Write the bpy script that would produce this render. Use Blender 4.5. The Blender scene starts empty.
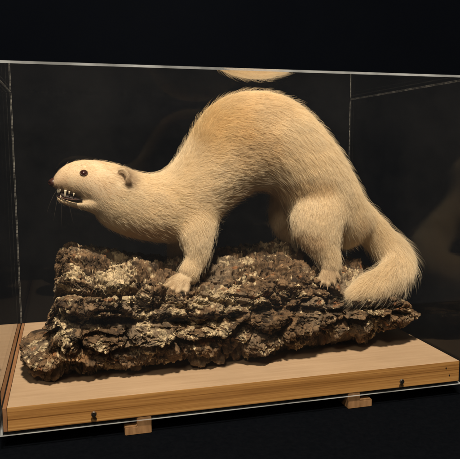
import bpy, bmesh, math, random
import numpy as np
from mathutils import Vector, Matrix
from mathutils.bvhtree import BVHTree

S = bpy.context.scene
COL = S.collection
rng = np.random.default_rng(11)
random.seed(11)

# ------------------------------------------------------------------ sizes
CW, CD, CH = 0.369, 0.2224, 0.2356      # inside of the case, metres
TH = 0.0017                             # pane thickness
BT = 0.0178                             # plywood thickness

# ------------------------------------------------------------------ camera
CAM = np.array([0.0475, -0.4399, 0.1796])
YAW, PIT, ROL, FOC = 0.2626, -0.1294, -0.0023, 1.3447
fw = np.array([math.sin(YAW)*math.cos(PIT), math.cos(YAW)*math.cos(PIT), math.sin(PIT)])
rt = np.array([math.cos(YAW), -math.sin(YAW), 0.0]); up = np.cross(rt, fw)
RR = math.cos(ROL)*rt + math.sin(ROL)*up
UU = -math.sin(ROL)*rt + math.cos(ROL)*up
F = FOC*460

def at(x, y, Y):
    """point of the world plane at depth Y that was measured at (x, y) in the photograph"""
    d = fw + RR*(x-230)/F - UU*(y-229.5)/F
    return CAM + d*(Y-CAM[1])/d[1]

cd = bpy.data.cameras.new('camera'); cam = bpy.data.objects.new('camera', cd); COL.objects.link(cam)
cam.matrix_world = Matrix(((RR[0], UU[0], -fw[0], CAM[0]), (RR[1], UU[1], -fw[1], CAM[1]),
                           (RR[2], UU[2], -fw[2], CAM[2]), (0, 0, 0, 1)))
cd.sensor_width = 36; cd.lens = 36*FOC; cd.clip_start = 0.02; cd.clip_end = 50
cd.dof.use_dof = False
S.camera = cam

# ------------------------------------------------------------------ noise
_perm = np.random.default_rng(3).permutation(256).astype(np.int64)
_perm = np.concatenate([_perm, _perm, _perm])
_grad = np.random.default_rng(4).normal(size=(256, 3)); _grad /= np.linalg.norm(_grad, axis=1)[:, None]
def noise(p):
    i = np.floor(p).astype(np.int64); f = p-i; i &= 255
    u = f*f*f*(f*(f*6-15)+10)
    out = 0
    for dx in (0, 1):
        wx = u[:, 0] if dx else 1-u[:, 0]
        for dy in (0, 1):
            wy = u[:, 1] if dy else 1-u[:, 1]
            for dz in (0, 1):
                wz = u[:, 2] if dz else 1-u[:, 2]
                h = _perm[_perm[_perm[(i[:, 0]+dx) & 255]+((i[:, 1]+dy) & 255)]+((i[:, 2]+dz) & 255)]
                g = _grad[h]
                out = out+wx*wy*wz*(g[:, 0]*(f[:, 0]-dx)+g[:, 1]*(f[:, 1]-dy)+g[:, 2]*(f[:, 2]-dz))
    return out*1.5
def fbm(p, o=4, ridged=False, gain=.5):
    a = 1; s = 0; t = 0
    for k in range(o):
        n = noise(p+17.3*k)
        if ridged: n = 1-2*np.abs(n)
        s = s+a*n; t += a; a *= gain; p = p*2.03
    return s/t
def voronoi(p):
    """F1, F2 and a random value per cell"""
    i = np.floor(p).astype(np.int64); f = p-i
    f1 = np.full(len(p), 9.); f2 = np.full(len(p), 9.); cid = np.zeros(len(p))
    for dx in (-1, 0, 1):
        for dy in (-1, 0, 1):
            for dz in (-1, 0, 1):
                a = (i+np.array([dx, dy, dz])) & 255
                h = _perm[_perm[_perm[a[:, 0]]+a[:, 1]]+a[:, 2]]
                q = np.stack([_perm[h+7], _perm[h+91], _perm[h+151]], 1)/255.
                d = np.linalg.norm(np.array([dx, dy, dz])+q-f, axis=1)
                n = d < f1
                f2 = np.where(n, f1, np.minimum(f2, d)); cid = np.where(n, _perm[h+33]/255., cid); f1 = np.where(n, d, f1)
    return f1, f2, cid
def sstep(a, b, x):
    t = np.clip((x-a)/(b-a), 0, 1); return t*t*(3-2*t)

# ------------------------------------------------------------------ object helpers
def link(name, me, mats=(), parent=None, smooth=False):
    o = bpy.data.objects.new(name, me); COL.objects.link(o)
    for m in mats: me.materials.append(m)
    if parent: o.parent = parent
    if smooth: me.polygons.foreach_set('use_smooth', np.ones(len(me.polygons), bool))
    return o
def tag(o, label=None, cat=None, group=None, kind=None):
    for k, v in (('label', label), ('category', cat), ('group', group), ('kind', kind)):
        if v: o[k] = v
    return o
def mesh_np(name, V, Q):
    me = bpy.data.meshes.new(name)
    V = np.asarray(V, np.float32); Q = np.asarray(Q, np.int32)
    me.vertices.add(len(V)); me.vertices.foreach_set('co', V.ravel())
    k = Q.shape[1]
    me.loops.add(Q.size); me.loops.foreach_set('vertex_index', Q.ravel())
    me.polygons.add(len(Q)); me.polygons.foreach_set('loop_start', np.arange(len(Q), dtype=np.int32)*k)
    me.update(calc_edges=True); me.validate()
    return me
def box_bm(bm, x0, x1, y0, y1, z0, z1, bev=0):
    r = bmesh.ops.create_cube(bm, size=1)
    for v in r['verts']:
        v.co = ((x0+x1)/2+v.co.x*(x1-x0), (y0+y1)/2+v.co.y*(y1-y0), (z0+z1)/2+v.co.z*(z1-z0))
    if bev:
        es = list({e for v in r['verts'] for e in v.link_edges})
        bmesh.ops.bevel(bm, geom=es, offset=bev, segments=2, affect='EDGES', profile=.6)
def from_bm(name, bm, mats, parent=None, smooth=False):
    me = bpy.data.meshes.new(name); bm.to_mesh(me); bm.free()
    return link(name, me, mats, parent, smooth)

# ------------------------------------------------------------------ materials
def mat(name):
    m = bpy.data.materials.new(name); m.use_nodes = True
    nt = m.node_tree; nt.nodes.clear()
    out = nt.nodes.new('ShaderNodeOutputMaterial')
    return m, nt, out
def N(nt, t, **kw):
    n = nt.nodes.new('ShaderNode'+t)
    for k, v in kw.items():
        if k in n.inputs: n.inputs[k].default_value = v
        else: setattr(n, k, v)
    return n
def ramp(nt, fac, stops):
    r = nt.nodes.new('ShaderNodeValToRGB'); nt.links.new(fac, r.inputs[0])
    e = r.color_ramp.elements
    while len(e) < len(stops): e.new(.5)
    for q, (p, c) in zip(e, stops):
        q.position = p; q.color = (*c, 1) if len(c) == 3 else c
    return r
def principled(nt, out, **kw):
    b = N(nt, 'BsdfPrincipled')
    for k, v in kw.items(): b.inputs[k].default_value = v
    nt.links.new(b.outputs[0], out.inputs[0]); return b

def mat_plain(name, col, rough=.6, spec=.5, **kw):
    m, nt, out = mat(name)
    b = principled(nt, out, **{'Base Color': (*col, 1), 'Roughness': rough, 'Specular IOR Level': spec, **kw})
    return m, nt, b

def mat_noise(name, c1, c2, scale, rough=.6, spec=.5, stretch=(1, 1, 1), bump=0):
    m, nt, b = mat_plain(name, c1, rough, spec)
    tc = N(nt, 'TexCoord'); mp = N(nt, 'Mapping'); mp.inputs['Scale'].default_value = stretch
    no = N(nt, 'TexNoise', Scale=scale, Detail=6., Roughness=.6)
    nt.links.new(tc.outputs['Object'], mp.inputs[0]); nt.links.new(mp.outputs[0], no.inputs['Vector'])
    r = ramp(nt, no.outputs[0], [(.3, c1), (.7, c2)])
    nt.links.new(r.outputs[0], b.inputs['Base Color'])
    if bump:
        bp = N(nt, 'Bump', Strength=bump, Distance=.0003)
        nt.links.new(no.outputs[0], bp.inputs['Height']); nt.links.new(bp.outputs[0], b.inputs['Normal'])
    return m

def mat_acrylic(name='clear_acrylic', ior=1.49):
    m, nt, out = mat(name)
    geo = N(nt, 'NewGeometry'); mr = N(nt, 'Mix'); mr.data_type = 'FLOAT'
    mr.inputs[2].default_value = ior; mr.inputs[3].default_value = 1/ior
    nt.links.new(geo.outputs['Backfacing'], mr.inputs[0])
    fr = N(nt, 'Fresnel'); nt.links.new(mr.outputs[0], fr.inputs['IOR'])
    tr = N(nt, 'BsdfTransparent'); tr.inputs[0].default_value = (.985, .985, .98, 1)
    gl = N(nt, 'BsdfGlossy', Roughness=.0); gl.inputs[0].default_value = (1, 1, 1, 1)
    mx = N(nt, 'MixShader')
    nt.links.new(fr.outputs[0], mx.inputs[0]); nt.links.new(tr.outputs[0], mx.inputs[1]); nt.links.new(gl.outputs[0], mx.inputs[2])
    # a very thin film of dust on the panes
    tc = N(nt, 'TexCoord'); no = N(nt, 'TexNoise', Scale=9., Detail=8., Roughness=.7)
    nt.links.new(tc.outputs['Object'], no.inputs['Vector'])
    r = ramp(nt, no.outputs[0], [(.35, (0.0, 0.0, 0.0)), (.8, (.006, .006, .006))])
    df = N(nt, 'BsdfDiffuse'); df.inputs[0].default_value = (.6, .6, .6, 1)
    m2 = N(nt, 'MixShader'); nt.links.new(r.outputs[0], m2.inputs[0]); nt.links.new(mx.outputs[0], m2.inputs[1]); nt.links.new(df.outputs[0], m2.inputs[2])
    nt.links.new(m2.outputs[0], out.inputs[0])
    return m
def mat_edge(name, lo, hi, scale, col=(.75, .75, .72)):
    m, nt, out = mat(name)
    tc = N(nt, 'TexCoord'); no = N(nt, 'TexNoise', Scale=scale, Detail=3.)
    nt.links.new(tc.outputs['Object'], no.inputs['Vector'])
    r = ramp(nt, no.outputs[0], [(.38, (lo,)*3), (.66, (hi,)*3)])
    tr = N(nt, 'BsdfTransparent'); df = N(nt, 'BsdfDiffuse'); df.inputs[0].default_value = (*col, 1)
    mx = N(nt, 'MixShader'); nt.links.new(r.outputs[0], mx.inputs[0]); nt.links.new(tr.outputs[0], mx.inputs[1]); nt.links.new(df.outputs[0], mx.inputs[2])
    nt.links.new(mx.outputs[0], out.inputs[0])
    return m
M_ACR = mat_acrylic(); M_ACR2 = mat_acrylic('clear_acrylic_rear', 1.16)
M_SEAM = mat_edge('glued_seam', .0, .008, 420)
M_BEAD = mat_edge('glue_bead', .02, .26, 520)
M_BEAD2 = mat_edge('thin_glue_bead', .02, .09, 300)
M_CUT = mat_edge('sawn_acrylic_edge', .30, .70, 40, (.42, .46, .50))

def mat_veneer():
    m, nt, b = mat_plain('birch_veneer', (.6, .45, .3), .55, .35)
    tc = N(nt, 'TexCoord'); mp = N(nt, 'Mapping'); mp.inputs['Scale'].default_value = (6, 110, 110)
    mp.inputs['Rotation'].default_value = (0, 0, .05)
    n1 = N(nt, 'TexNoise', Scale=2.6, Detail=9., Roughness=.62, Distortion=.6)
    nt.links.new(tc.outputs['Object'], mp.inputs[0]); nt.links.new(mp.outputs[0], n1.inputs['Vector'])
    n2 = N(nt, 'TexNoise', Scale=14., Detail=5.); nt.links.new(tc.outputs['Object'], n2.inputs['Vector'])
    r1 = ramp(nt, n1.outputs[0], [(.25, (.42, .30, .195)), (.5, (.48, .35, .235)), (.75, (.53, .395, .275))])
    r2 = ramp(nt, n2.outputs[0], [(.3, (.86, .84, .82)), (.7, (1.04, 1.02, 1.0))])
    mx = N(nt, 'Mix'); mx.data_type = 'RGBA'; mx.blend_type = 'MULTIPLY'; mx.inputs[0].default_value = 1
    nt.links.new(r1.outputs[0], mx.inputs[6]); nt.links.new(r2.outputs[0], mx.inputs[7])
    nt.links.new(mx.outputs[2], b.inputs['Base Color'])
    bp = N(nt, 'Bump', Strength=.25, Distance=.0002); nt.links.new(n1.outputs[0], bp.inputs['Height']); nt.links.new(bp.outputs[0], b.inputs['Normal'])
    return m
def mat_ply_edge():
    m, nt, b = mat_plain('plywood_edge', (.4, .25, .1), .5, .4)
    tc = N(nt, 'TexCoord'); mp = N(nt, 'Mapping'); mp.inputs['Scale'].default_value = (1.6, 1.6, 330)
    n1 = N(nt, 'TexNoise', Scale=1., Detail=5., Roughness=.55, Distortion=.9)
    nt.links.new(tc.outputs['Object'], mp.inputs[0]); nt.links.new(mp.outputs[0], n1.inputs['Vector'])
    mp2 = N(nt, 'Mapping'); mp2.inputs['Scale'].default_value = (40, 40, 1500)
    n2 = N(nt, 'TexNoise', Scale=1., Detail=3.); nt.links.new(tc.outputs['Object'], mp2.inputs[0]); nt.links.new(mp2.outputs[0], n2.inputs['Vector'])
    r1 = ramp(nt, n1.outputs[0], [(.30, (.19, .080, .016)), (.42, (.37, .185, .055)), (.54, (.51, .275, .090)), (.72, (.61, .375, .15))])
    r2 = ramp(nt, n2.outputs[0], [(.3, (.78, .74, .68)), (.7, (1.05, 1.03, 1.0))])
    mx = N(nt, 'Mix'); mx.data_type = 'RGBA'; mx.blend_type = 'MULTIPLY'; mx.inputs[0].default_value = 1
    nt.links.new(r1.outputs[0], mx.inputs[6]); nt.links.new(r2.outputs[0], mx.inputs[7])
    nt.links.new(mx.outputs[2], b.inputs['Base Color'])
    return m
M_VEN = mat_veneer(); M_PLY = mat_ply_edge()
M_STRIP = mat_noise('reddish_wood_strip', (.20, .085, .035), (.36, .19, .09), 3, stretch=(40, 4, 40), rough=.55)
M_FOOT = mat_noise('shaded_block_wood', (.16, .085, .035), (.28, .16, .075), 5, stretch=(60, 60, 14), rough=.7)  # block wood darkened in its colour for the shade under the base overhang
M_WALL = mat_noise('black_painted_wall', (.0009, .0014, .0028), (.0014, .0020, .0036), 5, rough=.95, spec=.02)
M_SHELF = mat_noise('black_cloth', (.0010, .0015, .0026), (.0020, .0026, .0040), 300, rough=.97, spec=.02, bump=.3)
M_STEEL, _, _ = mat_plain('screw_steel', (.30, .27, .24), .3, .5, Metallic=1.)
M_DARK, _, _ = mat_plain('dark_recess', (.01, .009, .008), .6, .3)

# ------------------------------------------------------------------ setting
def plane(name, pts, m):
    me = bpy.data.meshes.new(name); me.from_pydata(pts, [], [tuple(range(len(pts)))]); 
    return tag(link(name, me, (m,)), kind='structure')
ZS = -.0315
bm = bmesh.new(); box_bm(bm, -1.6, 2.2, -.30, .245, ZS-.04, ZS, .003); o = from_bm('shelf', bm, (M_SHELF,)); tag(o, kind='structure')
plane('wall', [(-3, .25, -1.2), (3.6, .25, -1.2), (3.6, .25, 2.4), (-3, .25, 2.4)], M_WALL)
plane('floor', [(-3, -3, -1.2), (3.6, -3, -1.2), (3.6, .25, -1.2), (-3, .25, -1.2)], M_WALL)

# ------------------------------------------------------------------ display case
case = bpy.data.objects.new('display_case', None); COL.objects.link(case); case.location = (CW/2, CD/2, ZS)
tag(case, 'clear acrylic museum case screwed onto a plywood base around the mounted weasel', 'display case')
bpy.context.view_layer.update()
def child(o, p=case):
    o.parent = p; o.matrix_parent_inverse = p.matrix_world.inverted(); return o
def pane(name, b, axis, cut=(), m=None):
    """slab; the two big faces clear, the rims a glued seam or, for the listed directions, a sawn edge"""
    bm = bmesh.new(); box_bm(bm, *b)
    for f in bm.faces:
        n = f.normal
        if abs(n[axis]) > .5: f.material_index = 0
        else:
            f.material_index = 1
            for a, s in cut:
                if n[a]*s > .5: f.material_index = 2
    return child(from_bm(name, bm, (m or M_ACR, M_SEAM, M_CUT)))
g = .00015; zb = -.0198
pane('front_panel', (-TH, CW+TH, -TH, 0, zb, CH-g), 1, ((2, -1),))
pane('back_panel', (-TH, CW+TH, CD, CD+TH, zb, CH-g), 1, ((2, -1),), M_ACR2)
pane('side_panel', (-TH, 0, g, CD-g, zb, CH-g), 0, ((2, -1),))
pane('side_panel', (CW, CW+TH, g, CD-g, zb, CH-g), 0, ((2, -1),), M_ACR2)
pane('top_panel', (-TH, CW+TH, -TH, CD+TH, CH, CH+TH), 2, ((1, -1),))
def bead(p, q, r, m):
    p = np.array(p); q = np.array(q); d = (q-p)/np.linalg.norm(q-p); s1 = np.cross(d, (.31, .2, .9)); s1 /= np.linalg.norm(s1); t1 = np.cross(d, s1)
    bm = bmesh.new(); rows = []
    for k in range(61):
        c = p+(q-p)*k/60; rr = r*(1+.35*math.sin(k*1.7)*math.cos(k*.9))
        rows.append([bm.verts.new(c+rr*(math.cos(a)*s1+math.sin(a)*t1)) for a in (0, 1.257, 2.513, 3.77, 5.027)])
    for r0, r1 in zip(rows, rows[1:]):
        for k in range(5): bm.faces.new((r0[k], r0[(k+1) % 5], r1[(k+1) % 5], r1[k]))
    child(from_bm('glue_seam', bm, (m,), smooth=True))
e = .0005
bead((e, CD-e, .0004), (e, CD-e, CH-e), .00028, M_BEAD)
bead((CW-e, CD-e, .0004), (CW-e, CD-e, CH-e), .00030, M_BEAD)
bead((e, .001, CH-e), (e, CD-e, CH-e), .00035, M_BEAD2)
bead((CW-e, .001, CH-e), (CW-e, CD-e, CH-e), .00035, M_BEAD2)
bm = bmesh.new(); box_bm(bm, .0036, CW-.0006, .0006, CD-.0006, -BT, 0, .0004)
for f in bm.faces: f.material_index = 0 if f.normal.z > .5 else 1
base = child(from_bm('plywood_base', bm, (M_VEN, M_PLY)))
bm = bmesh.new(); box_bm(bm, .0005, .0033, .0006, CD-.0006, -BT, -.0002, .0004)
child(from_bm('edge_strip', bm, (M_STRIP,)))
def screw(x, z):
    bm = bmesh.new()
    bmesh.ops.create_cone(bm, segments=24, radius1=.0022, radius2=.0017, depth=.0011, cap_ends=True,
                          matrix=Matrix.Translation((x, -TH-.00055, z)) @ Matrix.Rotation(math.radians(90), 4, 'X'))
    es = [e for e in bm.edges if len(e.link_faces) == 2]
    s = child(from_bm('screw', bm, (M_STEEL,)))
    bm = bmesh.new()
    for a in (.5, .5+math.pi/2):
        r = bmesh.ops.create_cube(bm, size=1, matrix=Matrix.Translation((x, -TH-.0011, z)) @ Matrix.Rotation(a, 4, 'Y') @ Matrix.Diagonal((.0022, .0003, .0005, 1)))
    d = from_bm('screw_slot', bm, (M_DARK,)); d.parent = s; d.matrix_parent_inverse = s.matrix_world.inverted()
screw(.0628, -.0108); screw(.3125, -.0118)
for x, z in ((.3555, -.0052), (.3590, -.0118)):
    bm = bmesh.new(); bmesh.ops.create_cone(bm, segments=16, radius1=.0006, radius2=.0006, depth=.0004, cap_ends=True,
                          matrix=Matrix.Translation((x, .00045, z)) @ Matrix.Rotation(math.radians(90), 4, 'X'))
    child(from_bm('nail_hole', bm, (M_DARK,)))
def foot(x0, x1, xn, left):
    z0, z1, zn = ZS, -BT-.0001, -.0252
    P = [(x0, z0), (x1, z0)] + ([(x1, z1), (xn, z1), (xn, zn), (x0, zn)] if left else [(x1, zn), (xn, zn), (xn, z1), (x0, z1)])
    bm = bmesh.new()
    a = [bm.verts.new((x, .0008, z)) for x, z in P]; b = [bm.verts.new((x, .020, z)) for x, z in P]
    bm.faces.new(a[::-1]); bm.faces.new(b)
    for i in range(6): bm.faces.new((a[i], a[(i+1) % 6], b[(i+1) % 6], b[i]))
    bmesh.ops.recalc_face_normals(bm, faces=bm.faces)
    bmesh.ops.bevel(bm, geom=list(bm.edges), offset=.0005, segments=2, affect='EDGES')
    child(from_bm('wooden_foot', bm, (M_FOOT,)))
foot(.0850, .1048, .0940, True); foot(.2655, .2870, .2760, False)

# ------------------------------------------------------------------ bark log
def lerp_tab(x, tab):
    tab = np.array(tab, float); return np.interp(x, tab[:, 0], tab[:, 1])
def log_shape(X):
    """centre depth, centre height, half depth and half height of the section at X"""
    yc = lerp_tab(X, [(0, .098), (.1, .098), (.2, .104), (.36, .108)])
    top = lerp_tab(X, [(0, .060), (.03, .070), (.040, .099), (.052, .098), (.075, .087), (.11, .080), (.15, .077), (.20, .083), (.25, .084), (.29, .077), (.33, .064), (.355, .052), (.37, .046)])
    bot = lerp_tab(X, [(0, .004), (.03, -.003), (.2, -.003), (.27, -.001), (.33, .003), (.37, .010)])
    fr = lerp_tab(X, [(0, .050), (.04, .036), (.12, .031), (.2, .034), (.28, .036), (.34, .040), (.37, .050)])
    return yc, (top+bot)/2, yc-fr, (top-bot)/2
SEATS = []
for px, py, Y, r, dz in ((170, 288, .050, .010, -.002), (180, 289, .050, .012, -.002), (190, 284, .052, .011, -.002), (328, 280, .047, .012, -.002), (330, 272, .052, .010, -.002),
                         (392, 280, .058, .013, -.011), (376, 288, .050, .012, -.008), (363, 293, .044, .010, -.006), (354, 296, .041, .008, -.004), (398, 266, .072, .013, -.010)):
    p = at(px, py, Y); SEATS.append((p[0], p[1], p[2]+dz, r))
def build_log():
    def macro(Ug, T):
        td = np.degrees(T)
        # where the wood starts and ends depends on the tier
        xs = np.interp(td, [-180, -60, 0, 40, 58, 66, 74, 84, 92, 100, 107, 114, 122, 135, 180], [.05, .05, .038, .040, .038, .052, .028, .027, .033, .019, .009, .005, .012, .022, .05])
        xe = np.interp(td, [-180, -60, 0, 40, 62, 78, 86, 92, 100, 108, 115, 130, 180], [.33, .34, .344, .350, .352, .355, .359, .364, .366, .363, .356, .345, .33])
        jag = fbm(np.stack([np.cos(T)*4, np.sin(T)*4, T*0+3], 1), 4)
        jag2 = fbm(np.stack([np.cos(T)*14, np.sin(T)*14, T*0+8], 1), 3)
        xs = np.maximum(xs+jag*.009+jag2*.006, .005); xe = xe+jag*.005-jag2*.003
        X = xs+Ug*(xe-xs)
        yc, zc, a, b = log_shape(X)
        ct, st = np.cos(T), np.sin(T)
        e = .82+.24*sstep(.22, .29, X)
        cy = np.sign(st)*np.abs(st)**e; cz = np.sign(ct)*np.abs(ct)**e
        L = xe-xs
        dl = np.minimum(X-xs, xe-X)
        cap = np.sqrt(np.clip(1-(1-np.clip(dl/.010, 0, 1))**2, 0, 1))
        q0 = np.stack([X, yc-a*cy, zc+b*cz], 1)
        nrm = np.stack([X*0, -cy/np.maximum(a, .01), cz/np.maximum(b, .01)], 1); nrm /= np.linalg.norm(nrm, axis=1)[:, None]+1e-9
        # ---- displacement (metres)
        w = fbm(q0*np.array([22, 30, 30]), 3)
        Xw = X
        d = .011*fbm(q0*np.array([14, 30, 30])+3, 3)
        wb = q0+.010*np.stack([noise(q0*38+2), noise(q0*38+12), noise(q0*38+33)], 1)
        F1, F2, CI = voronoi(wb*np.array([30, 46, 46])+2)
        d += .0075*(CI-.5)-.0065*np.exp(-((F2-F1)/.085)**2)+.0022*(1-F1)
        tw = td+7*w+3*fbm(q0*np.array([70, 70, 70]), 3)
        def groove(line, width, depth, step):
            line = np.array(line, float)
            c = np.interp(X, line[:, 0], line[:, 1]); dep = np.interp(X, line[:, 0], line[:, 2])
            s = (tw-c)/width
            return -depth*dep*np.exp(-np.abs(s)**2.6)+.0035*dep*np.exp(-((s+2.1)/1.0)**2)+step*dep*(sstep(0, 1, s*.6)*np.exp(-np.clip(s, 0, 99)/5)) - .5*step*dep*np.exp(-((s+1.6)/1.2)**2)*0
        d += groove([(0, 66, 1), (.041, 65, 1), (.057, 67, 1), (.08, 62, 1), (.103, 55, 1), (.123, 49, .9), (.154, 42, .5), (.2, 40, .15), (.4, 40, 0)], 4.6, .025, .006)
        d += groove([(0, 80, .8), (.032, 80, .9), (.048, 91, 1), (.07, 89, 1), (.094, 85, .8), (.117, 82, .7), (.149, 86, .6), (.2, 80, .3), (.4, 80, 0)], 3.6, .013, .006)
        d += groove([(0, 98, .5), (.03, 100, .5), (.048, 107, .6), (.07, 108, .5), (.094, 103, .6), (.125, 101, .7), (.149, 99, .6), (.2, 97, .3), (.26, 95, 0)], 2.8, .008, .004)
        d += groove([(0, 112, .8), (.018, 112, 1), (.032, 116, 1.2), (.051, 125, 1.3), (.067, 128, 1.1), (.09, 127, .5), (.105, 126, 0)], 5.0, .016, .004)
        d += groove([(.10, 140, 0), (.135, 138, .5), (.171, 134, .8), (.195, 123, 1), (.216, 118, 1), (.238, 112, 1.1), (.284, 104, 1.2), (.313, 99, 1.2), (.333, 90, 1), (.36, 84, .5)], 4.2, .018, .003)
        d += groove([(0, 34, .2), (.043, 38, .4), (.113, 35, .5), (.172, 34, .6), (.217, 37, .5), (.3, 44, .4), (.4, 44, .2)], 3.4, .006, .003)
        d += groove([(.12, 55, 0), (.151, 62, .6), (.184, 75, .8), (.218, 85, .7), (.263, 88, .8), (.313, 80, .6), (.4, 75, .2)], 3.0, .009, .004)
        # thick corky ridges running along the log, split crosswise
        wq = q0+.006*np.stack([noise(q0*60), noise(q0*60+9), noise(q0*60+21)], 1)
        rg = fbm(wq*np.array([20, 62, 62])+5, 2, True)
        d += .0050*(rg-.25)
        cid = CI
        end = sstep(0, .03, dl)
        zz = np.stack([X, yc-a*cy*cap, zc+b*cz*cap], 1)+nrm*(d*(.35+.65*end)*cap)[:, None]
        zz[:, 0] += (1-end)*.006*fbm(zz*120, 3)+np.where(X-xs < xe-X, (.042-xs), (.350-xe))*(1-cap)**2.6
        # worn hollows where the feet and the tail press into the soft cork
        for cx_, cy_, cz_, cr_ in SEATS:
            rr_ = np.hypot(zz[:, 0]-cx_, zz[:, 1]-cy_)/cr_
            lim = cz_+.010*sstep(.6, 2.0, rr_)
            k = .85*(1-sstep(1.3, 2.1, rr_))*(zz[:, 1] < .10)
            zz[:, 2] = np.where(zz[:, 2] > lim, zz[:, 2]+(lim-zz[:, 2])*k, zz[:, 2])
        return X, td, nrm, dl, cap, end, cid, q0, zz, d
    nu, nv = 1080, 690
    # spread the rows evenly over the shaped surface, column by column
    cu_, cv_ = 160, 720
    u = np.linspace(0, 1, cu_); u = u-.85*np.sin(2*math.pi*u)/(2*math.pi); th = np.radians(np.linspace(-180, 180, cv_, endpoint=False))
    G, H = np.meshgrid(u, th, indexing='ij')
    r_ = macro(G.ravel(), H.ravel()); Z = r_[8].reshape(cu_, cv_, 3)
    st_ = np.linalg.norm(np.diff(Z, axis=1, append=Z[:, :1]), axis=2)
    st_ = np.minimum(st_, .01)
    w_ = np.where((H > math.radians(-80)) & (H < math.radians(138)), 1, .12)
    st_ = (st_+.0002)*w_
    ker = np.ones(9)/9
    st_ = np.apply_along_axis(lambda a: np.convolve(np.pad(a, 4, mode='edge'), ker, mode='valid'), 0, st_)
    cum = np.concatenate([np.zeros((cu_, 1)), np.cumsum(st_, 1)], 1); cum /= cum[:, -1:]
    the = np.concatenate([th, [math.pi]])
    tv = np.arange(nv)/nv
    TT = np.stack([np.interp(tv, cum[k], the) for k in range(cu_)])
    uf = np.linspace(0, 1, nu); uf = uf-.85*np.sin(2*math.pi*uf)/(2*math.pi)
    T = np.stack([np.interp(uf, u, TT[:, k]) for k in range(nv)], 1)
    Ug = np.repeat(uf[:, None], nv, 1).ravel(); T = T.ravel()
    X, td, nrm, dl, cap, end, cid, q0, zz, d = macro(Ug, T)
    def normals(P):
        G = P.reshape(nu, nv, 3)
        n = np.cross(np.roll(G, -1, 1)-np.roll(G, 1, 1), np.gradient(G, axis=0)); n = n.reshape(-1, 3)
        n /= np.linalg.norm(n, axis=1)[:, None]+1e-12
        return n*np.where((n*nrm).sum(1) < 0, -1, 1)[:, None]
    # second pass: bark scales, splits, crust and grain, laid out on the shaped wood itself
    n1 = .35*normals(zz)+.65*nrm; n1 /= np.linalg.norm(n1, axis=1)[:, None]; q1 = zz.copy()
    wv = .0022*np.stack([noise(q1*170), noise(q1*170+9), noise(q1*170+21)], 1)
    q2 = q1+wv
    f1b, f2b, cidb = voronoi(q2*np.array([105, 150, 150]))
    crackb = sstep(.0, .10, f2b-f1b)
    # flaking layers: broad flat scales with crisp broken rims
    ty = 5.5*fbm(q2*np.array([42, 62, 62])+3, 4, gain=.55)+1.5*(cidb-.5)
    fl_ = np.floor(ty); fr_ = ty-fl_
    lay = fl_+sstep(.80, .96, fr_)
    layid = (np.sin(fl_*12.9898+cidb*7)*43758.5) % 1
    h = .0012*lay+.0013*(crackb-1)+.0009*(cidb-.5)
    f1d, f2d, cidd = voronoi(q2*np.array([300, 330, 330]))
    patch = sstep(-.05, .3, fbm(q1*45+40, 3))
    h += (.0006*(sstep(0, .2, f2d-f1d)-1)+.0008*(cidd-.5))*patch
    cs = np.abs(noise(q2*np.array([110, 22, 22])+60)); h -= .0030*(.35+.65*sstep(5, 45, td))*np.exp(-(cs/.035)**2)*sstep(-.2, .15, fbm(q1*30+70, 2))
    cs2 = np.abs(noise(q2*np.array([260, 60, 60])+160)); h -= .0010*np.exp(-(cs2/.06)**2)
    cs3 = np.abs(noise(q2*np.array([50, 150, 150])+260)); h -= .0014*np.exp(-(cs3/.04)**2)
    h += .0008*fbm(q1*210+7, 4, gain=.6)+.0002*noise(q1*1200)
    li = fbm(q1*np.array([30, 36, 36])+90, 5, gain=.62)
    blobs = [(143, 318, 12), (115, 283, 17), (92, 318, 10), (196, 300, 14), (225, 303, 13), (214, 322, 17), (245, 305, 9), (132, 345, 9), (255, 300, 8), (165, 295, 8), (175, 305, 9), (128, 268, 10), (78, 275, 13), (262, 270, 8), (240, 330, 10), (100, 340, 8), (190, 318, 8), (150, 350, 9), (65, 325, 8), (270, 322, 8), (160, 330, 8)]
    bl = np.full(len(X), -.17)
    for bx, by, br in blobs:
        c = at(bx, by, .043)
        k = np.hypot((q1[:, 0]-c[0])/1.0, (q1[:, 2]-c[2])*1.1)/(br*.00078)
        bl = np.maximum(bl, .36*(1-k))
    f1c, f2c, cidc = voronoi((q1+wv*.6)*np.array([300, 330, 330])+5)
    t5 = fbm(q1*420+77, 3)
    lm = sstep(.02, .08, li+bl*(q1[:, 1] < .12)+.26*(cidc-.5)+.14*(layid-.5)+.22*t5-.02)
    lm = np.maximum(lm, sstep(.33, .40, fbm(q1*190+5, 3)+.25*(patch-.5)))
    lm = lm*sstep(.0, .10, f2c-f1c)*(cidc > .10)*sstep(-.5, -.2, t5)
    h += .0006*lm*(.5+cidc)
    zz = zz+n1*(h*(.5+.5*end))[:, None]*cap[:, None]
    # flat underside resting on the board
    low = .0004+.0012*np.abs(noise(zz*170))
    zz[:, 2] = np.where(zz[:, 2] < low, low, zz[:, 2])
    zz[:, 0] = np.clip(zz[:, 0], .003, CW-.002)
    idx = np.arange(nu*nv).reshape(nu, nv)
    A = idx[:-1, :]; B = idx[1:, :]
    Q = np.stack([A, np.roll(A, -1, 1), np.roll(B, -1, 1), B], -1).reshape(-1, 4)
    V = np.concatenate([zz, [zz[:nv].mean(0)], [zz[-nv:].mean(0)]])
    me = mesh_np('bark_log', V, Q)
    # base colour (what the bark itself has: brown cork, grey weathering, cream lichen, rusty spots)
    tone = fbm(q1*np.array([70, 110, 110])+11, 4); t2 = fbm(q1*np.array([16, 30, 30])+31, 3)
    t3 = noise(q1*1100); t4 = fbm(q1*260+9, 3)
    c_dark = np.array([.034, .022, .014]); c_mid = np.array([.195, .125, .072]); c_grey = np.array([.215, .172, .128]); c_rust = np.array([.30, .125, .050])
    tone = tone+.10
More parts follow.
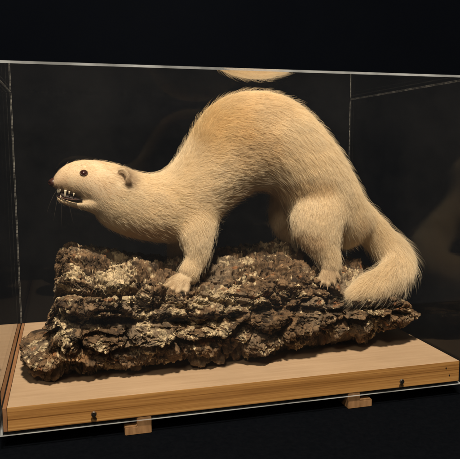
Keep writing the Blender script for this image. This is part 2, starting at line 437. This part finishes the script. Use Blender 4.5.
    k = np.clip(.44+.8*tone+.55*(cidb-.5)+.75*(layid-.5)+.6*t4, 0, 1)[:, None]
    c = c_dark*(1-k)+c_mid*k
    gk = (sstep(.0, .35, t2+.3*(cid-.5))*.65)[:, None]; c = c*(1-gk)+c_grey*gk
    rk = (sstep(.28, .42, fbm(q1*np.array([80, 110, 110])+222, 3)-.03+.1*(cid-.5))*.65)[:, None]; c = c*(1-rk)+c_rust*rk
    le = np.array([.54, .445, .30])*(.55+.60*cidc[:, None])*(1+.5*t5[:, None])+np.array([.0, .0, .03])*t3[:, None]
    lk = (lm*.93)[:, None]; c = c*(1-lk)+le*lk
    c = c*(1+.30*t3[:, None]+.35*t4[:, None])
    kq = at(412, 320, .045); kd = np.linalg.norm((zz-kq)/np.array([.012, .02, .011]), axis=1)+.3*tone
    kk = (.8*(1-sstep(.6, 1.1, kd)))[:, None]; c = c*(1-kk)+np.array([.33, .25, .17])*(1+.5*tone[:, None])*kk
    kq = at(70, 352, .045); kd = np.linalg.norm((zz-kq)/np.array([.022, .03, .006]), axis=1)+.5*tone
    kk = (.55*(1-sstep(.5, 1.1, kd)))[:, None]; c = c*(1-kk)+np.array([.36, .18, .07])*(1+.6*tone[:, None])*kk
    c = np.clip(c, .004, .8)
    att = me.color_attributes.new('bark_colour', 'FLOAT_COLOR', 'POINT')
    cc = np.ones((len(V), 4), np.float32); cc[:len(c), :3] = c
    att.data.foreach_set('color', cc.ravel())
    m, nt, bb = mat_plain('cork_bark', (.1, .1, .1), .82, .3)
    at_ = N(nt, 'Attribute'); at_.attribute_name = 'bark_colour'
    tc = N(nt, 'TexCoord'); n1 = N(nt, 'TexNoise', Scale=1900., Detail=4., Roughness=.65); nt.links.new(tc.outputs['Object'], n1.inputs['Vector'])
    r = ramp(nt, n1.outputs[0], [(.28, (.55, .53, .5)), (.7, (1.3, 1.28, 1.22))])
    mx = N(nt, 'Mix'); mx.data_type = 'RGBA'; mx.blend_type = 'MULTIPLY'; mx.inputs[0].default_value = 1
    nt.links.new(at_.outputs['Color'], mx.inputs[6]); nt.links.new(r.outputs[0], mx.inputs[7]); nt.links.new(mx.outputs[2], bb.inputs['Base Color'])
    bp = N(nt, 'Bump', Strength=.7, Distance=.0004); nt.links.new(n1.outputs[0], bp.inputs['Height']); nt.links.new(bp.outputs[0], bb.inputs['Normal'])
    o = link('bark_log', me, (m,))
    tag(o, 'rough brown bark log with cream lichen lying on the plywood board under the weasel', 'log')
    # loose flakes and lichen scales standing off the bark
    ok = np.where((td > -35) & (td < 125) & (dl > .006) & (d > -.006))[0]
    pick = rng.choice(ok, 900)
    FV, FQ, FC = [], [], []
    n0 = 0
    P0 = zz[pick]; vn = np.zeros((len(V), 3), np.float32); me.vertices.foreach_get('normal', vn.ravel()) if False else None
    tmp = np.empty(len(V)*3, np.float32); me.vertex_normals.foreach_get('vector', tmp); vn = tmp.reshape(-1, 3)
    # make sure normals point outwards
    if (vn[pick]*nrm[pick]).sum() < 0: vn = -vn
    c = c*1.0
    for i, pi in enumerate(pick):
        n = vn[pi]*.6+nrm[pi]*.4+rng.normal(size=3)*.15; n /= np.linalg.norm(n)
        t = np.cross(n, rng.normal(size=3)); t /= np.linalg.norm(t); s = np.cross(n, t)
        isl = lm[pi] > .3
        r = abs(rng.normal())*.0009+.0007 if isl else abs(rng.normal())*.0009+.0006
        k = rng.integers(5, 8); an = np.sort(rng.random(k)*2*math.pi); rr = r*(.6+.7*rng.random(k))
        h = .00018+.0003*rng.random()
        c0 = P0[i]+n*.0002
        top = c0+n*h+np.outer(np.cos(an)*rr, t)+np.outer(np.sin(an)*rr*.7, s)
        bot = c0-n*.0004+np.outer(np.cos(an)*rr*.9, t)+np.outer(np.sin(an)*rr*.63, s)
        FV += [top, bot]; base_c = c[pi]*(.8+.5*rng.random())
        if rng.random() < .10 and not isl: base_c = np.array([.40, .31, .20])*(.6+.5*rng.random())
        FC.append(np.tile(base_c, (2*k, 1)))
        FQ.append([n0+j for j in range(k)])
        for j in range(k):
            j2 = (j+1) % k; FQ.append([n0+j, n0+k+j, n0+k+j2, n0+j2])
        n0 += 2*k
    fme = bpy.data.meshes.new('bark_flakes'); fme.from_pydata(np.concatenate(FV).tolist(), [], FQ)
    att = fme.color_attributes.new('bark_colour', 'FLOAT_COLOR', 'POINT')
    cc = np.ones((n0, 4), np.float32); cc[:, :3] = np.clip(np.concatenate(FC), .004, .8); att.data.foreach_set('color', cc.ravel())
    fo = link('bark_flakes', fme, (m,), o); tag(fo, kind='stuff')
    return o, V, Q
log, LV, LQ = build_log()
log_bvh = BVHTree.FromPolygons([tuple(v) for v in LV[::1].tolist()], LQ.tolist())
def ground(x, y):
    h = log_bvh.ray_cast(Vector((x, y, .2)), Vector((0, 0, -1)))
    return h[0].z if h[0] is not None else 0.

# ------------------------------------------------------------------ weasel body
bm = bmesh.new()
def loft(bm, rings, seg=28, p=2.0):
    """rings: centre, half vector a, half vector b"""
    rows = []
    for c, a, b in rings:
        row = []
        for k in range(seg):
            t = 2*math.pi*k/seg
            ca, sa = math.cos(t), math.sin(t)
            ca = math.copysign(abs(ca)**(2/p), ca); sa = math.copysign(abs(sa)**(2/p), sa)
            row.append(bm.verts.new(Vector(c)+Vector(a)*ca+Vector(b)*sa))
        rows.append(row)
    for r0, r1 in zip(rows, rows[1:]):
        for k in range(seg): bm.faces.new((r0[k], r0[(k+1) % seg], r1[(k+1) % seg], r1[k]))
    bm.faces.new(rows[0][::-1]); bm.faces.new(rows[-1])
def spline(P, n):
    P = np.array(P, float); m = len(P); out = []
    for i in range(m-1):
        p0 = P[max(i-1, 0)]; p1 = P[i]; p2 = P[i+1]; p3 = P[min(i+2, m-1)]
        for k in range(n):
            t = k/n
            out.append(.5*((2*p1)+(-p0+p2)*t+(2*p0-5*p1+4*p2-p3)*t*t+(-p0+3*p1-3*p2+p3)*t**3))
    out.append(P[-1]); return np.array(out)
def contour(rows, n=5, seg=32):
    """rows: top pixel x,y, bottom pixel x,y, depth of the middle, half depth"""
    R = spline(rows, n); rings = []; ax = []
    for tx, ty, bx, by, Y, h in R:
        T = at(tx, ty, Y); B = at(bx, by, Y); c = (T+B)/2; a = (T-B)/2
        rings.append((c, a, (0, h, 0))); ax.append((c, (np.linalg.norm(a)+h)/2))
    rings = [(rings[0][0], rings[0][1]*.4, (0, rings[0][2][1]*.4, 0))]+rings+[(rings[-1][0], rings[-1][1]*.4, (0, rings[-1][2][1]*.4, 0))]
    loft(bm, rings, seg); return ax
def limb(pts, n=4, seg=20, flat=None):
    """pts: x,y,z,r in metres; round tapering limb"""
    R = spline(pts, n); rings = []; ax = []
    for i, (x, y, z, r) in enumerate(R):
        d = R[min(i+1, len(R)-1), :3]-R[max(i-1, 0), :3]; d /= np.linalg.norm(d)+1e-9
        s = np.cross(d, (0.13, 1, .07)); s /= np.linalg.norm(s); t = np.cross(s, d)
        rings.append((np.array([x, y, z]), s*r, t*r)); ax.append((np.array([x, y, z]), r))
    c, a, b = rings[0]; d0 = R[0, :3]-R[1, :3]; d0 /= np.linalg.norm(d0)
    c1, a1, b1 = rings[-1]; d1 = R[-1, :3]-R[-2, :3]; d1 /= np.linalg.norm(d1)
    r0, r1 = R[0, 3], R[-1, 3]
    rings = [(c+d0*r0*.8, a*.35, b*.35), (c+d0*r0*.5, a*.8, b*.8)]+rings+[(c1+d1*r1*.5, a1*.8, b1*.8), (c1+d1*r1*.8, a1*.35, b1*.35)]
    loft(bm, rings, seg); return ax
def pl(rows):
    """rows of pixel x, y, depth, radius in pixels -> metres"""
    out = []
    for x, y, Y, r in rows:
        p = at(x, y, Y); s = np.linalg.norm(at(x+1, y, Y)-p); out.append((*p, r*s))
    return out

YB = .092
bones = []      # (axis samples, fur length, group)
torso = contour([
    (52.8, 179.6, 53.5, 187.3, .070, .0050), (57, 172.6, 58, 189.8, .070, .0080), (65, 165.6, 66, 193, .071, .0110),
    (76, 161.2, 77, 198, .073, .0155), (89, 160, 88, 206, .075, .0195), (104, 161.5, 98, 219, .078, .0225),
    (120, 166, 110, 228, .081, .024), (138, 173, 128, 235.5, .085, .026), (157, 175, 150, 239, .088, .030),
    (173, 166, 174, 240, .090, .034), (188, 146, 198, 232, YB, .036), (199, 124, 220, 212, YB, .036),
    (213, 106.5, 238, 198, YB, .036), (234, 96, 251, 190, YB, .036), (258, 93, 264, 188, YB, .036),
    (284, 99, 276, 194, YB, .037), (308, 117, 287, 206, YB, .037), (330, 144, 297, 218, YB, .037),
    (347, 172, 308, 230, YB, .035), (359, 198, 322, 238, YB, .031), (367, 215, 343, 247, YB, .024)])
bones.append((torso, 'torso'))
# tail: comes down from the rump and curls forward over the log towards the viewer
tl = limb(pl([(346, 208, .092, 17), (362, 222, .092, 15), (378, 238, .092, 13), (392, 251, .086, 13), (398, 265, .075, 13.5), (391, 277, .060, 13),
              (377, 284, .051, 11.5), (364, 289, .045, 9), (354, 293, .042, 5.5)]))
bones.append((tl, 'tail'))
# lower jaw
jaw = contour([(57, 195.6, 57.6, 200.2, .070, .0050), (62, 197.2, 62.5, 203.0, .070, .0072), (70, 198.6, 70, 206, .072, .0100), (80, 198, 80, 208.8, .074, .0135), (92, 192, 91, 212.5, .0755, .0175), (106, 184, 101, 218, .078, .019)], 4, 20)
bones.append((jaw, 'face'))
# cheek, whisker pad, brow, low ear
for (px, py, Y, r, k) in ((99, 190, .064, 10, 1.), (62.5, 188.5, .0665, 4.6, 1.), (81, 166.5, .064, 3.6, 1.), (90, 177, .062, 6, 1.)):
    limb(pl([(px-r*.4, py, Y+.001, r*.8), (px+r*.4, py+.3, Y+.001, r*.8)]), 3, 14)
ea = limb(pl([(126, 181.5, .0595, 1.7), (128.2, 177, .0582, 2.3), (127.0, 172.5, .0598, 2.4), (123, 169.3, .0632, 2.2), (119, 170.5, .0640, 1.6)]), 5, 14)
# near hind leg
hl = limb(pl([(322, 184, .087, 25), (321, 204, .077, 26), (318, 225, .068, 24), (323, 242, .061, 16.8), (328.5, 256, .057, 10.6), (330.5, 266, .055, 7.8)]))
bones.append((hl, 'leg'))
# far hind leg
fl = limb(pl([(310, 180, .112, 30), (292, 205, .116, 22), (284, 222, .120, 13), (293, 238, .122, 9), (300, 252, .122, 6.5)]))
bones.append((fl, 'leg'))
# near front leg
f1 = limb(pl([(198, 178, .088, 25), (197, 205, .078, 23.5), (195, 226, .068, 19.5), (197.5, 244, .060, 14.8), (196.5, 258, .058, 10.8), (190, 270, .056, 8.6)]))
bones.append((f1, 'leg'))
# far front leg
f2 = limb(pl([(185, 195, .110, 26), (178, 222, .112, 14), (175.5, 240, .112, 9), (175.5, 256, .110, 7), (173, 268, .110, 6)]))
bones.append((f2, 'leg'))
claws = []
def paw(heel, toes, r, th, Yh):
    """heel and toe tips as pixel + depth; each toe a bent tapering finger sitting on the bark"""
    hx = at(*heel)
    for (tx, ty, tY), ln in toes:
        tip = at(tx, ty, tY); d = tip-hx; s = np.cross(d, (0, 0, 1)); s /= np.linalg.norm(s)+1e-9
        g0 = ground(tip[0], tip[1])
        tip[2] = max(tip[2], min(g0+th*.5, tip[2]+.006))
        mid = hx+d*.55; mid[2] = (hx[2]*.45+tip[2]*.55)+th*1.0
        kn = hx+d*.82; kn[2] = tip[2]+th*.75
        ax = limb([(*hx, r), (*mid, th*1.25), (*kn, th*1.1), (*tip, th*.85)], 4, 12)
        bones.append((ax, 'paw'))
        dn = d/np.linalg.norm(d); claws.append((tip.copy(), dn))
paw((190, 276, .056), [((169, 281, .059), 1), ((166, 286, .052), 1), ((170, 290.5, .047), 1), ((177, 292.5, .043), 1), ((186, 291.5, .043), 1)], .0078, .0022, .05)
paw((330, 268, .054), [((319, 279, .052), 1), ((322, 283, .048), 1), ((328, 284.5, .045), 1), ((334, 282, .045), 1), ((338, 277, .047), 1)], .0064, .0020, .05)
paw((174, 266, .116), [((165, 272, .110), 1), ((169, 273, .107), 1), ((175, 272, .106), 1)], .0045, .0022, .11)
bmesh.ops.recalc_face_normals(bm, faces=bm.faces)
raw = bpy.data.meshes.new('raw'); bm.to_mesh(raw); bm.free()
ro = bpy.data.objects.new('raw', raw); COL.objects.link(ro)
md = ro.modifiers.new('r', 'REMESH'); md.mode = 'VOXEL'; md.voxel_size = .0011; md.use_smooth_shade = True
ms = ro.modifiers.new('s', 'SMOOTH'); ms.factor = .5; ms.iterations = 4
bpy.context.view_layer.update()
dg = bpy.context.evaluated_depsgraph_get()
bme = bpy.data.meshes.new_from_object(ro.evaluated_get(dg)); bme.name = 'weasel_body'
bpy.data.objects.remove(ro)
nv_ = len(bme.vertices); co = np.empty(nv_*3, np.float32); bme.vertices.foreach_get('co', co); co = co.reshape(-1, 3).astype(float)

# extra smoothing of the joins between limbs and trunk, paws and face kept
def axis_arrays():
    P, R, D, G = [], [], [], []
    for ax, gname in bones:
        for i, (c, r) in enumerate(ax):
            d = ax[min(i+1, len(ax)-1)][0]-ax[max(i-1, 0)][0]; P.append(c); R.append(r); D.append(d/np.linalg.norm(d)); G.append(gname)
    return np.array(P), np.array(R), np.array(D), np.array(G)
AP, AR, AD, AG = axis_arrays()
ed = np.empty(len(bme.edges)*2, np.int32); bme.edges.foreach_get('vertices', ed); ed = ed.reshape(-1, 2)
pawpt = AP[(AG == 'paw') | (AG == 'face')]
dmin = np.full(nv_, 9.)
for q in pawpt: dmin = np.minimum(dmin, np.linalg.norm(co-q, axis=1))
head = np.linalg.norm(co-at(75, 182, .072), axis=1)
wsm = sstep(.008, .020, dmin)*sstep(.046, .064, head)
deg = np.bincount(ed.ravel(), minlength=nv_)[:, None]
for it in range(110):
    acc = np.zeros_like(co)
    for k in range(3):
        acc[:, k] = np.bincount(ed[:, 0], co[ed[:, 1], k], nv_)+np.bincount(ed[:, 1], co[ed[:, 0], k], nv_)
    co = co+(acc/np.maximum(deg, 1)-co)*(.5*wsm[:, None])
bme.vertices.foreach_set('co', co.astype(np.float32).ravel()); bme.update()

def fur_colour(p):
    """cream coat with ochre and grey-brown patches; shade is painted into the paws and hip crease too"""
    n = len(p)
    c = np.tile(np.array([.90, .785, .59]), (n, 1))
    def blob(px, py, Y, rx, rz, col, amt):
        nonlocal c
        q = at(px, py, Y); d = np.hypot((p[:, 0]-q[0])/rx, (p[:, 2]-q[2])/rz)+.35*fbm(p*55+px, 3)
        k = (amt*(1-sstep(.35, 1.15, d)))[:, None]; c = c*(1-k)+np.array(col)*k
    blob(212, 128, .09, .034, .030, (.74, .54, .24), .60)
    blob(245, 150, .09, .032, .026, (.68, .49, .25), .45)
    blob(300, 185, .07, .034, .010, (.66, .47, .23), .50)  # ochre tint that also paints in the dark hip crease
    blob(250, 108, .09, .040, .016, (.74, .56, .31), .45)
    blob(140, 232, .08, .030, .010, (.70, .48, .26), .45)
    blob(128, 179, .07, .0080, .011, (.46, .35, .245), .65)
    blob(121, 174, .07, .007, .007, (.46, .35, .25), .6)
    blob(70, 172, .07, .012, .008, (.70, .52, .33), .3)
    blob(64, 190, .07, .008, .006, (.66, .45, .31), .35)
    blob(84, 182, .07, .036, .026, (.76, .60, .42), .75)
    blob(58, 184, .07, .010, .010, (.60, .42, .28), .6)
    blob(178, 286, .05, .018, .018, (.58, .44, .29), .75)  # tan paw, darkened in colour for the missing self-shadow of short fur
    blob(328, 278, .05, .014, .016, (.58, .44, .29), .75)  # hind paw likewise: tan, with the fur's self-shadow painted in
    blob(305, 240, .06, .016, .012, (.72, .53, .32), .5)
    blob(255, 196, .08, .030, .010, (.66, .46, .27), .6)
    blob(355, 225, .08, .012, .016, (.74, .56, .35), .4)
    n1 = fbm(p*42+7, 4)[:, None]; c = c*(1+.13*n1)+np.array([.0, -.01, -.03])*n1
    return np.clip(c, .02, .95)*np.minimum(1, .93/c.max(1))[:, None]
vc = fur_colour(co)
att = bme.color_attributes.new('fur_colour', 'FLOAT_COLOR', 'POINT'); cc = np.ones((nv_, 4), np.float32); cc[:, :3] = vc; att.data.foreach_set('color', cc.ravel())

m, nt, b = mat_plain('weasel_hide', (.6, .45, .3), .8, .2)
a_ = N(nt, 'Attribute'); a_.attribute_name = 'fur_colour'
hs = N(nt, 'HueSaturation', Saturation=1.08, Value=.72); nt.links.new(a_.outputs['Color'], hs.inputs['Color']); nt.links.new(hs.outputs[0], b.inputs['Base Color'])
M_HIDE = m
body = link('stuffed_weasel', bme, (M_HIDE,), smooth=True)
tag(body, 'cream white stuffed weasel with arched back and bared teeth standing on the bark log', 'weasel')

# ------------------------------------------------------------------ fur
def make_fur(nh):
    bme.calc_loop_triangles()
    tri = np.empty(len(bme.loop_triangles)*3, np.int32); bme.loop_triangles.foreach_get('vertices', tri); tri = tri.reshape(-1, 3)
    vn = np.empty(nv_*3, np.float32); bme.vertex_normals.foreach_get('vector', vn); vn = vn.reshape(-1, 3).astype(float)
    a, b_, c_ = co[tri[:, 0]], co[tri[:, 1]], co[tri[:, 2]]
    area = np.linalg.norm(np.cross(b_-a, c_-a), axis=1)/2
    ti = rng.choice(len(tri), nh, p=area/area.sum())
    r1 = np.sqrt(rng.random(nh))[:, None]; r2 = rng.random(nh)[:, None]
    w = np.concatenate([1-r1, r1*(1-r2), r1*r2], 1)
    T = tri[ti]
    P = (co[T]*w[..., None]).sum(1); Nn = (vn[T]*w[..., None]).sum(1); Nn /= np.linalg.norm(Nn, axis=1)[:, None]
    # flow along the nearest limb or trunk axis
    flow = np.zeros((nh, 3)); ln = np.zeros(nh); ws = np.zeros(nh)
    glen = {'torso': .0086, 'tail': .0130, 'leg': .0066, 'paw': .0028, 'face': .0022}
    gl = np.array([glen[g] for g in AG])
    first = np.linalg.norm(AP-at(52, 183, .07), axis=1)
    gl = np.where(AG == 'torso', np.interp(first, [0, .03, .055, .085, .13], [.0016, .0026, .0042, .0066, .0086]), gl)
    for i in range(len(AP)):
        if AG[i] == 'paw' and i % 2: continue
        d = np.linalg.norm(P-AP[i], axis=1)/AR[i]
        wi = 1/(d**7+.02); flow += wi[:, None]*AD[i]; ln += wi*gl[i]; ws += wi
    flow /= np.linalg.norm(flow, axis=1)[:, None]; ln /= ws
    # legs: shorten towards the feet
    flow = flow+np.array([0.05, 0, -.42])*sstep(.004, .009, ln)[:, None]
    big = np.stack([fbm(P*45+1, 2), fbm(P*45+11, 2), fbm(P*45+21, 2)], 1)
    tuft = np.stack([noise(P*170+1), noise(P*170+11), noise(P*170+21)], 1)
    flow = flow+big*.34+tuft*.10+rng.normal(size=(nh, 3))*.21
    t = flow-(flow*Nn).sum(1)[:, None]*Nn; t /= np.linalg.norm(t, axis=1)[:, None]
    stray = rng.random(nh) < .025
    ln = ln*(.55+.6*rng.random(nh)+.22*noise(P*120+50))*np.where(stray, 1.5, 1)
    ln = np.clip(ln, .0007, .026)
    # the lips and eye surround keep very short hair
    lift = .22+.26*rng.random(nh)+.10*noise(P*90+70)+.16*noise(P*32+170)+np.where(stray, .35, 0)
    lift = lift*np.where(ln < .0035, .55, 1)
    K = 6
    pts = np.empty((nh, K, 3)); cur = P-Nn*.0003; pts[:, 0] = cur
    for k in range(1, K):
        f = (k-.5)/(K-1)
        dirv = t*(.55+.6*f)+Nn*(lift*(1.15-1.05*f))[:, None]+np.array([0, 0, -.16])*f*(ln/.01)[:, None]
        dirv += tuft*.10*f
        dirv /= np.linalg.norm(dirv, axis=1)[:, None]
        cur = cur+dirv*(ln/(K-1))[:, None]; pts[:, k] = cur
    # stay inside the case
    pts[..., 2] = np.minimum(pts[..., 2], CH-.0005)
    cu = bpy.data.hair_curves.new('fur'); cu.add_curves([K]*nh)
    cu.points.foreach_set('position', pts.astype(np.float32).ravel())
    prof = np.array([1, .95, .85, .68, .42, .10])
    r0 = (.000040+.000026*rng.random(nh))*np.clip(ln/.006, .6, 1.15)
    rad = (r0[:, None]*prof).astype(np.float32)
    cu.points.foreach_set('radius', rad.ravel())
    col = fur_colour(P)*(.90+.20*rng.random(nh))[:, None]
    at2 = cu.attributes.new('fur_colour', 'FLOAT_COLOR', 'CURVE')
    q = np.ones((nh, 4), np.float32); q[:, :3] = col*np.minimum(1, .95/col.max(1))[:, None]; at2.data.foreach_set('color', q.ravel())
    m, nt, out = mat('fur_hair')
    a_ = N(nt, 'Attribute'); a_.attribute_name = 'fur_colour'
    hi = N(nt, 'HairInfo')
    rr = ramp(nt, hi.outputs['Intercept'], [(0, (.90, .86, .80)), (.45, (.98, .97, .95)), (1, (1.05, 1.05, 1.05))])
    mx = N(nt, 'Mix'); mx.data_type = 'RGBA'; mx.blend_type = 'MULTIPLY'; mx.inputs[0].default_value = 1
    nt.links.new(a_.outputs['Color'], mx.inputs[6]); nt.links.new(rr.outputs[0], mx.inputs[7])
    df = N(nt, 'BsdfPrincipled', Roughness=.42); df.inputs['Specular IOR Level'].default_value = .45
    nt.links.new(mx.outputs[2], df.inputs['Base Color'])
    tr = N(nt, 'BsdfTranslucent'); nt.links.new(mx.outputs[2], tr.inputs[0])
    ms = N(nt, 'MixShader'); ms.inputs[0].default_value = .36
    nt.links.new(df.outputs[0], ms.inputs[1]); nt.links.new(tr.outputs[0], ms.inputs[2]); nt.links.new(ms.outputs[0], out.inputs[0])
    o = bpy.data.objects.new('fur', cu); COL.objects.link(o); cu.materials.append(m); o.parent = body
    return o
make_fur(640000)

# ------------------------------------------------------------------ face details
bvh = BVHTree.FromPolygons(co.tolist(), [tuple(p.vertices) for p in bme.polygons])
def surf(px, py, Yg, side=-1):
    """point on the hide at the height and length seen at px,py, on the near (-1) or far (+1) side"""
    Y = Yg; keep = (at(px, py, Yg), np.array([0., side, 0.]))
    for _ in range(6):
        q = at(px, py, Y) if side < 0 else at(px, py, Yg)
        h = bvh.ray_cast(Vector((q[0], -.1 if side < 0 else .3, q[2])), Vector((0, -side, 0)))
        if h[0] is None: break
        keep = (np.array(h[0]), np.array(h[1]))
        if side > 0: break
        Y = h[0].y
    return keep
def ball(name, c, r, m, parent, sc=(1, 1, 1), seg=24, rot=None):
    bm = bmesh.new(); bmesh.ops.create_uvsphere(bm, u_segments=seg, v_segments=seg//2, radius=1)
    M = Matrix.Translation(Vector(c)) @ (rot or Matrix.Identity(4)) @ Matrix.Diagonal((r*sc[0], r*sc[1], r*sc[2], 1))
    bm.transform(M); return from_bm(name, bm, (m,), parent, True)
M_EYE, nt, b = mat_plain('glass_eye', (.030, .006, .003), .10, .8)
b.inputs['Coat Weight'].default_value = 1; b.inputs['Coat Roughness'].default_value = .09
M_LID, _, _ = mat_plain('eyelid_skin', (.09, .05, .032), .7, .25)
M_NOSE, _, _ = mat_plain('dry_nose', (.040, .014, .011), .4, .5)
M_GUM, _, _ = mat_plain('gum', (.07, .032, .025), .5, .4)
M_MOUTH, _, _ = mat_plain('mouth_cavity', (.012, .006, .005), .5, .3)
M_TOOTH, _, _ = mat_plain('tooth_enamel', (.52, .46, .35), .3, .5)
M_CLAW, _, _ = mat_plain('claw_horn', (.42, .31, .21), .35, .5)
for side in (-1, 1):
    p, n = surf(83.8, 173, .06, side) if side < 0 else surf(86, 173, .085, side)
    ball('eye', p-n*.0012, .0028, M_EYE, body)
    # eyelid ring
    bm = bmesh.new(); zax = Vector(n); R = zax.to_track_quat('Z', 'Y').to_matrix().to_4x4()
    vs = []
    for i in range(24):
        a0 = 2*math.pi*i/24; row = []
        for j in range(8):
            b0 = 2*math.pi*j/8; rr = .0025+.00038*math.cos(b0)
            row.append(bm.verts.new((rr*math.cos(a0)*1.12, rr*math.sin(a0)*.90, .0005*math.sin(b0))))
        vs.append(row)
    for i in range(24):
        for j in range(8): bm.faces.new((vs[i][j], vs[(i+1) % 24][j], vs[(i+1) % 24][(j+1) % 8], vs[i][(j+1) % 8]))
    bm.transform(Matrix.Translation(Vector(p+n*.0004)) @ R); from_bm('eyelid', bm, (M_LID,), body, True)
# nose pad
bm = bmesh.new()
c = at(53.4, 182.6, .0700)
bmesh.ops.create_uvsphere(bm, u_segments=32, v_segments=20, radius=1)
for v in bm.verts:
    x, y, z = v.co
    z2 = z*(1-.25*(x < 0)*abs(x))
    v.co = (x*.0042, y*.0050, z2*.0039)
    for s in (-1, 1):        # nostrils
        dd = math.hypot(y-s*.5, z+.05)
        if x < 0 and dd < .42: v.co.x += .0016*(1-dd/.42)
bm.transform(Matrix.Translation(Vector(c))); from_bm('nose', bm, (M_NOSE,), body, True)
# mouth cavity between the jaws
bm = bmesh.new()
rings = []
for x0, y0, y1, Y, h in ((57.5, 190, 198, .0700, .0036), (63, 191.5, 200, .0705, .0070), (70, 193.5, 201.5, .0715, .0096), (77, 196, 201, .0725, .0124), (82, 198, 200, .0735, .0140)):
    T = at(x0, y0, Y); B = at(x0, y1, Y); rings.append(((T+B)/2, (T-B)/2, (0, h, 0)))
loft(bm, rings, 20); bmesh.ops.recalc_face_normals(bm, faces=bm.faces); from_bm('mouth', bm, (M_MOUTH,), body, True)
def hornlet(name, base, tip, r, m, bend=(0, 0, 0)):
    bm = bmesh.new(); base = np.array(base); tip = np.array(tip); d = tip-base; d /= np.linalg.norm(d)
    s = np.cross(d, (.3, .9, .1)); s /= np.linalg.norm(s); t = np.cross(d, s); rings = []
    for k in range(6):
        f = k/5; q = base*(1-f)+tip*f+np.array(bend)*math.sin(f*math.pi)
        rr = r*(1-f)**.7+r*.06; rings.append((q, s*rr, t*rr))
    loft(bm, rings, 10); bmesh.ops.recalc_face_normals(bm, faces=bm.faces)
    return from_bm(name, bm, (m,), body, True)
def jaw_side(px):  # near-side depth of the lips at this x
    return float(np.interp(px, [57.5, 63, 70, 77, 82], [.0655, .0622, .0603, .0585, .0575]))
for px, y0, y1, r in ((58.3, 191, 194.0, .0008), (60.2, 191.5, 193.4, .0006), (65.4, 192.3, 198.6, .0012), (69.4, 193.8, 195.4, .0007), (74, 195.6, 196.9, .0008)):
    hornlet('tooth', at(px, y0-2.4, jaw_side(px)+.0006), at(px-.5, y1-.5, jaw_side(px)+.0001), r*.95, M_TOOTH)
for px, y0, y1, r in ((60.8, 197.6, 194.8, .0008),):
    hornlet('tooth', at(px, y0+.6, jaw_side(px)+.0004), at(px-.2, y1, jaw_side(px)+.0002), r, M_TOOTH)
for row in (((58, 196.4), (63, 198), (70, 199.4), (77, 199.6)),):
    bm = bmesh.new(); Rr = []
    for (px, py) in row:
        q = at(px, py, jaw_side(px)+.0004); Rr.append((q, np.array((0, .0009, 0)), np.array((0, 0, .0005))))
    loft(bm, Rr, 12); bmesh.ops.recalc_face_normals(bm, faces=bm.faces); from_bm('gum', bm, (M_GUM,), body, True)
for tip, dn in claws:
    hornlet('claw', tip-dn*.0005, tip+dn*.0042+np.array([0, 0, -.0014]), .00085, M_CLAW, (0, 0, .0006))
# whiskers
M_WH, _, _ = mat_plain('whisker_hair', (.30, .25, .20), .4, .5)
def whisker(p, d, L, sag):
    bm = bmesh.new(); rings = []; d = np.array(d, float); d /= np.linalg.norm(d)
    s = np.cross(d, (0, .2, 1)); s /= np.linalg.norm(s); t = np.cross(d, s)
    for k in range(9):
        f = k/8; q = p+d*L*f+np.array([0, 0, -sag])*f*f; r = .000028*(1-.85*f); rings.append((q, s*r, t*r))
    loft(bm, rings, 6); from_bm('whisker', bm, (M_WH,), body, True)
for px, py, d, L, sag in ((60, 187, (-.35, -.8, -.2), .026, .012), (62, 190, (-.05, -.7, -.8), .024, .010),
                          (64, 189, (.3, -.7, -.8), .022, .01), (59, 190, (-.25, -.4, -1), .022, .004)):
    p, n = surf(px, py, .066); whisker(p, d, L, sag)
p, n = surf(78, 163.5, .07); 

# ------------------------------------------------------------------ light
def area(name, loc, target, size, power, col):
    l = bpy.data.lights.new(name, 'AREA'); l.shape = 'DISK'; l.size = size; l.energy = power; l.color = col
    o = bpy.data.objects.new(name, l); COL.objects.link(o); o.location = loc
    o.rotation_euler = (Vector(target)-Vector(loc)).to_track_quat('-Z', 'Y').to_euler(); return o
area('gallery_spot', (.06, -.58, 1.20), (.19, .09, .1), .12, 37, (1, .84, .64))
area('gallery_lamp', (-.25, -.75, .85), (.19, .09, .1), .20, 2.6, (1, .82, .60))

w = bpy.data.worlds.new('World'); S.world = w; w.use_nodes = True
bg = w.node_tree.nodes['Background']; bg.inputs[0].default_value = (.95, .98, 1.0, 1); bg.inputs[1].default_value = .038

# ------------------------------------------------------------------ render settings
S.view_settings.view_transform = 'Standard'; S.view_settings.look = 'None'; S.view_settings.gamma = 1; S.view_settings.exposure = 0
S.render.engine = 'CYCLES'
cy = S.cycles
cy.use_denoising = True
try: cy.denoiser = 'OPENIMAGEDENOISE'
except Exception: pass
cy.max_bounces = 10; cy.diffuse_bounces = 4; cy.glossy_bounces = 6; cy.transparent_max_bounces = 24; cy.transmission_bounces = 4
cy.caustics_reflective = False; cy.caustics_refractive = False
cy.sample_clamp_indirect = 4
S.cycles_curves.shape = 'RIBBONS'
